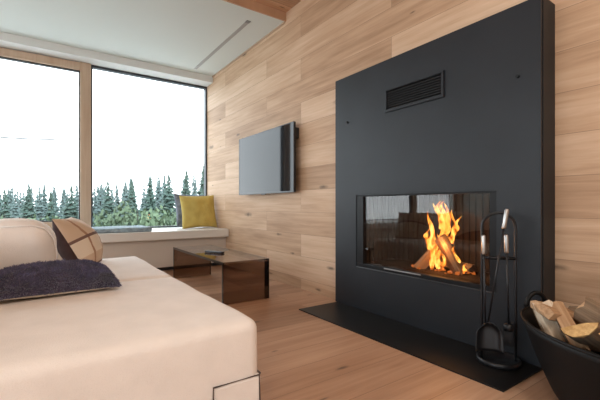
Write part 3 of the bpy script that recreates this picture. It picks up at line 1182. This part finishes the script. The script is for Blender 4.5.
def edge_loop(w, h, pinch, n=26):
    pts = []
    for s in range(4):
        for i in range(n):
            q = math.sin((-1 + 2 * i / n) * PI / 2)
            u, v = ((q, -1), (1, q), (-q, 1), (-1, -q))[s]
            pts.append(Vector((u * w / 2 * (1 - pinch * (1 - v * v)), v * h / 2 * (1 - pinch * (1 - u * u)), 0)))
    pts.append(pts[0].copy())
    return pts


def frame(o, loc, xaxis, yaxis):
    x = Vector(xaxis).normalized()
    y = Vector(yaxis)
    z = x.cross(y).normalized()
    y = z.cross(x)
    m = Matrix((x, y, z)).transposed().to_4x4()
    o.matrix_world = Matrix.Translation(loc) @ m
    return o


# big white back cushion on the far sofa section
r = thing('back_cushion', (-0.10, 2.84, 0.42), 'large puffy white back cushion behind the dark fur pillow', 'cushion')
mb = MB()
mb.bm.free()
mb.bm = soft_block(-0.30, 0.075, 2.50, 2.96, 0.425, 0.745, 0.12, 0.012, 3, 0.03)
mb.build('cushion_cover', M['cushion_white'], r)
pts = []
for (x, z) in ((-0.20, 0.735), (-0.05, 0.742), (0.02, 0.725), (0.060, 0.66), (0.073, 0.58), (0.066, 0.50)):
    pts.append((x, 2.545 if z > 0.5 else 2.56, z))
mb = MB().tube(pts, 0.004, 6)
mb.build('seam', M['cushion_white'], r)

# patterned pillow leaning on it, one face plaid, the other dark brown
Z0 = 0.43
r = thing('patterned_pillow', (0.2, 3.02, Z0), 'pillow with a plaid face and a dark brown back, leaning on the white cushion', 'cushion')
for side, nm, mt in ((1, 'plaid_face', 'plaid'), (-1, 'brown_back', 'maroon')):
    V, Fc = pillow_grid(0.46, 0.45, 0.27, pinch=0.07, pw=0.62, seed=5, side=side)
    o = mesh_obj(nm, V, Fc, M[mt], r, True)
    o['label'] = 'plaid tan and cream front' if side > 0 else 'dark brown back'
frame(r, (0.228, 3.20, 0.568), (0.30, 0.95, 0.0), (-0.50, 0.0, 0.86))

# fur pillow lying on the near section
r = thing('fur_pillow', (0.07, 2.27, 0.43), 'dark violet fur pillow with a cream underside lying on the sofa', 'cushion')
FW, FH = 0.53, 0.46
V1, F1 = pillow_grid(FW, FH, 0.15, pinch=0.03, pw=0.26, lump=0.02, seed=11, side=1)
V1 = [(x, y, z + 0.02 * max(0, (1 - (x / (FW / 2)) ** 2)) * max(0, (1 - (y / (FH / 2)) ** 2))) for x, y, z in V1]
mesh_obj('fur_hide', V1, F1, M['fur_base'], r, True)
V2, F2 = pillow_grid(FW, FH, 0.05, pinch=0.04, pw=0.4, lump=0.004, seed=11, side=-1)
o = mesh_obj('cream_back', V2, F2, M['cream_back'], r, True)
o['label'] = 'plain cream underside'
mb = MB().tube([p + Vector((0, 0, -0.004)) for p in edge_loop(FW, FH, 0.04)], 0.006, 6, False)
mb.build('piping', M['cream_back'], r)
rnd = random.Random(2)
HV, HF = [], []
for i in range(20000):
    f = F1[rnd.randrange(len(F1))]
    a, b_, c_ = Vector(V1[f[0]]), Vector(V1[f[1]]), Vector(V1[f[3]])
    p = a + (b_ - a) * rnd.random() + (c_ - a) * rnd.random()
    nn = (b_ - a).cross(c_ - a)
    if nn.length < 1e-9:
        continue
    nn.normalize()
    sw = Vector((noise.noise(p * 9), noise.noise(p * 9 + Vector((5, 0, 0))), 0)) * 1.3
    d = (nn + sw + Vector((rnd.uniform(-.5, .5), rnd.uniform(-.5, .5), rnd.uniform(-.3, .3)))).normalized()
    ln = rnd.uniform(0.012, 0.024)
    sd = d.cross(Vector((rnd.uniform(-1, 1), rnd.uniform(-1, 1), rnd.uniform(-1, 1)))).normalized() * 0.0013
    k = len(HV)
    HV += [p - sd, p + sd, p + d * ln * 0.6 + sd * 0.6 + Vector((0, 0, -0.001)), p + d * ln - Vector((0, 0, 0.004))]
    HF += [(k, k + 1, k + 2), (k, k + 2, k + 3)]
o = mesh_obj('fur', HV, HF, M['fur'], r)
tag(o, None, None, None, 'stuff')
frame(r, (0.045, 2.265, 0.456), (0.995, 0.02, 0.0), (0.0, 0.98, 0.04))

# cushions on the bench
r = thing('gold_cushion', (1.92, 5.33, 0.524), 'gold yellow cushion propped on the bench in the corner', 'cushion')
V, Fc = join_halves(0.52, 0.50, 0.18, pinch=0.07, pw=0.42, lump=0.02, seed=21)
mesh_obj('cushion_cover', V, Fc, M['gold'], r, True)
mb = MB().tube(edge_loop(0.52, 0.50, 0.07), 0.004, 6, False)
mb.build('piping', M['gold'], r)
frame(r, (1.905, 5.34, 0.524 + 0.243), (0.985, -0.06, 0.03), (0.0, 0.25, 0.97))
r = thing('slate_cushion', (1.92, 5.55, 0.524), 'grey patterned cushion mostly hidden behind the gold one', 'cushion')
V, Fc = join_halves(0.50, 0.52, 0.15, pinch=0.07, pw=0.42, lump=0.02, seed=31)
mesh_obj('cushion_cover', V, Fc, M['slate'], r, True)
mb = MB().tube(edge_loop(0.50, 0.52, 0.07), 0.004, 6, False)
mb.build('piping', M['slate'], r)
frame(r, (1.855, 5.525, 0.524 + 0.258), (0.975, 0.12, -0.02), (0.05, 0.28, 0.97))
# thin pad
mb = MB()
mb.bm.free()
mb.bm = soft_block(0.10, 1.15, 4.92, 5.50, 0.525, 0.580, 0.022, 0.006, 41, 0.006, 0.04)
tag(mb.build('seat_pad', M['pad']), 'thin blue-grey quilted pad lying flat on the bench', 'seat pad')

# ------------------------------------------------------------------ smoked glass coffee table
t = thing('coffee_table', (1.48, 3.63, 0), 'low coffee table of smoked brown glass before the oak wall', 'table')
tx0, tx1, ty0_, ty1_, th = 1.265, 1.718, 2.95, 4.40, 0.368
g = 0.024
mb = MB().box(tx0, tx1, ty0_, ty1_, th - g, th, 0.002, 1)
mb.build('glass_top', M['smoked'], t)
mb = MB().box(tx0, tx1, ty0_, ty0_ + g, 0, th - g, 0.002, 1)
mb.build('glass_end', M['smoked'], t)
mb = MB().box(tx0, tx1, ty1_ - g, ty1_, 0, th - g, 0.002, 1)
mb.build('glass_end', M['smoked'], t)
mb = MB()
for x in (tx0, tx1 - 0.003):
    mb.box(x - 0.0006, x + 0.0036, ty0_ - 0.001, ty0_ + g + 0.001, 0, th)
    mb.box(x - 0.0006, x + 0.0036, ty1_ - g, ty1_, 0, th)
    mb.box(x - 0.0006, x + 0.0036, ty0_ + g, ty1_ - g, th - g, th + 0.0005)
mb.box(tx1 - 0.045, tx1 - 0.003, ty0_ + 0.004, ty0_ + 0.008, 0, th - g)  # dark strip painted in for the pane's edge as refracted through the glass
mb.build('edge_band', M['smoked_edge'], t)
# remote
r = thing('remote_control', (1.42, 3.72, th), 'black remote control lying on the smoked glass table', 'remote')
R = Matrix.Translation((1.45, 3.60, th)) @ Matrix.Rotation(math.radians(-62), 4, 'Z')
mb = MB().box(-0.11, 0.11, -0.026, 0.026, 0.0005, 0.020, 0.006, 2, R)
mb.build('remote_body', M['remote'], r)
mb = MB()
for i in range(7):
    for j in range(3):
        mb.box(-0.085 + i * 0.025, -0.072 + i * 0.025, -0.017 + j * 0.013, -0.009 + j * 0.013, 0.0195, 0.0220, 0.001, 1, R)
tag(mb.build('buttons', plain('grey_buttons', (0.25, 0.25, 0.26), 0.5), r), None)

# ------------------------------------------------------------------ outdoors
mb = MB()
V, Fc = [], []
nx, ny = 40, 40
GZ = lambda x, y: -4.2 - 0.10 * max(0, y - 8) + 1.2 * noise.noise(Vector((x * 0.03, y * 0.03, 0)))
for j in range(ny + 1):
    for i in range(nx + 1):
        x = -110 + 260 * i / nx
        y = 6.5 + 150 * j / ny
        V.append((x, y, GZ(x, y)))
for j in range(ny):
    for i in range(nx):
        a = j * (nx + 1) + i
        Fc.append((a, a + 1, a + nx + 2, a + nx + 1))
o = mesh_obj('ground', V, Fc, M['ground'], None, True)
struct(o, 'sloping meadow below the house, outside the windows', 'ground')


def conifer_mesh(seed, slim=0.17):
    rnd = random.Random(seed)
    V, Fc = [], []
    layers = 30
    for l in range(layers):
        s = 0.10 + 0.90 * l / (layers - 1)
        rad = slim * (1 - s) ** 0.85 + 0.006
        nb = 11 if s < 0.8 else 6
        a0 = rnd.uniform(0, 6.3)
        for k in range(nb):
            a = a0 + 2 * PI * k / nb + rnd.uniform(-.25, .25)
            rr = rad * rnd.uniform(0.55, 1.15)
            dr = rr * rnd.uniform(0.25, 0.6)
            ca, sa = math.cos(a), math.sin(a)
            wd = rr * 0.34
            zz = s + rnd.uniform(-0.012, 0.012)
            i0 = len(V)
            V += [(0.004 * ca, 0.004 * sa, zz + 0.02), (rr * .6 * ca - wd * sa, rr * .6 * sa + wd * ca, zz - dr * .55 - 0.012),
                  (rr * ca, rr * sa, zz - dr * 0.75), (rr * .6 * ca + wd * sa, rr * .6 * sa - wd * ca, zz - dr * .55 - 0.012),
                  (rr * .62 * ca, rr * .62 * sa, zz - dr * .35 + 0.004)]
            Fc += [(i0, i0 + 1, i0 + 4), (i0 + 1, i0 + 2, i0 + 4), (i0 + 2, i0 + 3, i0 + 4), (i0 + 3, i0, i0 + 4), (i0 + 1, i0 + 3, i0 + 2)]
    i0 = len(V)
    V += [(0.006, 0, 0.95), (-0.003, 0.005, 0.95), (-0.003, -0.005, 0.95), (0, 0, 1.03)]
    Fc += [(i0, i0 + 1, i0 + 3), (i0 + 1, i0 + 2, i0 + 3), (i0 + 2, i0, i0 + 3)]
    me = bpy.data.meshes.new('crown')
    me.from_pydata(V, [], Fc)
    return me


def trunk_mesh():
    mb = MB().tube([(0, 0, 0), (0, 0, 0.5), (0, 0, 0.97)], [0.016, 0.010, 0.002], 7)
    me = bpy.data.meshes.new('trunk')
    mb.bm.to_mesh(me)
    mb.bm.free()
    me.materials.append(M['trunk'])
    return me


def leafy_mesh(seed):
    rnd = random.Random(seed)
    V, Fc = [], []
    blobs = [(Vector((rnd.uniform(-.22, .22), rnd.uniform(-.22, .22), rnd.uniform(0.3, 0.85))), rnd.uniform(0.12, 0.2)) for _ in range(12)]
    for c, rr in blobs:
        for i in range(130):
            d = Vector((rnd.gauss(0, 1), rnd.gauss(0, 1), rnd.gauss(0, 1))).normalized()
            p = c + d * rr * rnd.uniform(0.7, 1.05)
            a = d.cross(Vector((rnd.random(), rnd.random(), rnd.random()))).normalized() * 0.022
            bb = (d + Vector((rnd.uniform(-.7, .7), rnd.uniform(-.7, .7), rnd.uniform(-.7, .7)))).normalized().cross(a).normalized() * 0.03
            k = len(V)
            V += [p - a, p + bb, p + a, p - bb]
            Fc.append((k, k + 1, k + 2, k + 3))
    me = bpy.data.meshes.new('crown')
    me.from_pydata(V, [], Fc)
    return me


conA = [conifer_mesh(i, s) for i, s in ((1, 0.17), (2, 0.145), (3, 0.20), (4, 0.155))]
for me in conA:
    me.materials.append(M['conifer'])
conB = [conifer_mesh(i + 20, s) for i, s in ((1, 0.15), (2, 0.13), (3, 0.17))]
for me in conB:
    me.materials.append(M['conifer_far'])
leafM = [leafy_mesh(3), leafy_mesh(4)]
for me in leafM:
    me.materials.append(M['broadleaf'])
trunkM = trunk_mesh()
FWD = Vector((math.sin(YAW), math.cos(YAW), 0))
RGT = Vector((math.cos(YAW), -math.sin(YAW), 0))


def plant(name, meshes, where, height, spread, label, cat, group, seed):
    rnd = random.Random(seed)
    x, y = where
    gz = GZ(x, y) - 0.2
    r = thing(name, (x, y, gz), label, cat, group)
    r.scale = (spread, spread, height)
    r.rotation_euler = (0, 0, rnd.uniform(0, 6.28))
    for nm, me in (('crown', meshes[seed % len(meshes)]), ('trunk', trunkM)):
        o = bpy.data.objects.new(nm, me)
        COL.objects.link(o)
        o.parent = r
    return r


ORD = ['first', 'second', 'third', 'fourth', 'fifth', 'sixth', 'seventh', 'eighth', 'ninth', 'tenth', 'eleventh', 'twelfth']
# (bearing as tan of the angle off the view axis, distance, top elevation tan)
front_l = [(-0.80, 42, 0.054), (-0.735, 48, 0.070), (-0.675, 41, 0.050), (-0.620, 45, 0.064)]
front_r = [(-0.520, 42, 0.078), (-0.455, 36, 0.080), (-0.405, 47, 0.090), (-0.355, 38, 0.096), (-0.308, 52, 0.108), (-0.262, 42, 0.116)]
n_ = 0
placed = []


def spot(tx_, dist):
    p = FWD * dist + RGT * (tx_ * dist)
    return p.x, p.y


def room_for(x, y, rad):
    return all((x - a) ** 2 + (y - c) ** 2 > (rad + q) ** 2 for a, c, q in placed)


for i, (tx_, dist, el) in enumerate(((-0.44, 28, 0.012), (-0.385, 21, 0.004), (-0.51, 31, -0.01), (-0.335, 28, -0.005), (-0.275, 20, 0.010), (-0.70, 30, -0.02), (-0.80, 33, -0.015))):
    x, y = spot(tx_, dist)
    h = 0.85 + el * dist - (GZ(x, y) - 0.2)
    plant('leafy_tree', leafM, (x, y), h, h * 0.7, 'bushy light green tree in front of the spruces, %s from the oak wall' % ORD[[3, 2, 4, 1, 0, 5, 6][i]], 'tree', 'leafy trees below the house', n_)
    placed.append((x, y, h * 0.26))
    n_ += 1
for pane, lst in (('the wood framed window', front_l), ('the wide fixed window', front_r)):
    for i, (tx_, dist, el) in enumerate(lst):
        x, y = spot(tx_, dist)
        top = 0.85 + el * dist
        h = top - (GZ(x, y) - 0.2)
        plant('spruce', conA, (x, y), h / 1.03, h * 1.25, '%s of the nearer dark spruces seen through %s' % (ORD[i], pane), 'tree', 'nearer spruces', n_)
        placed.append((x, y, h * 0.20))
        n_ += 1
rnd = random.Random(77)
tries = 0
while tries < 1600 and len(placed) < 100 and n_ < 95:
    tries += 1
    gx = rnd.uniform(-0.90, -0.20)
    dist = rnd.uniform(48, 60 + tries * 0.03)
    el = 0.056 + 0.036 * max(0, min(1, (gx + 0.60) / 0.3)) + rnd.uniform(-0.014, 0.012)
    x, y = spot(gx, dist)
    h = 0.85 + el * dist - (GZ(x, y) - 0.2)
    if not room_for(x, y, h * 0.12):
        continue
    placed.append((x, y, h * 0.12))
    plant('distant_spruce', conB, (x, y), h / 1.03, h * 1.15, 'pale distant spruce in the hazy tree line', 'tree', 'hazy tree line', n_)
    n_ += 1

# unseen pale slab outside the glass, added to bounce skylight onto the ceiling
mb = MB().box(-9, 8, 5.85, 13.5, -0.35, -0.12)
struct(mb.build('bounce_slab', plain('bounce_slab_pale', (0.62, 0.62, 0.60), 0.9)), None)

# overhead cable crossing the wood framed window
px_, py_ = spot(-0.580, 19.0)
g_ = GZ(px_, py_) - 0.2
mb = MB().tube([(px_, py_, g_), (px_, py_, 4.38)], [0.07, 0.05], 10)
mb.tube([(px_ - 0.22, py_, 4.26), (px_ + 0.1, py_, 4.26)], 0.025, 6)
tag(mb.build('utility_pole', M['trunk']), 'slim utility pole carrying the overhead cable, behind the window post', 'pole')
qx, qy = spot(-1.15, 17.0)
pa, pb = Vector((qx, qy, 4.95)), Vector((px_ - 0.18, py_, 4.29))
pts = [pa.lerp(pb, k / 24) + Vector((0, 0, -0.35 * 4 * (k / 24) * (1 - k / 24))) for k in range(25)]
mb = MB().tube(pts, 0.034, 6)
tag(mb.build('overhead_cable', M['cable']), 'thin overhead cable crossing the sky outside the window', 'cable')
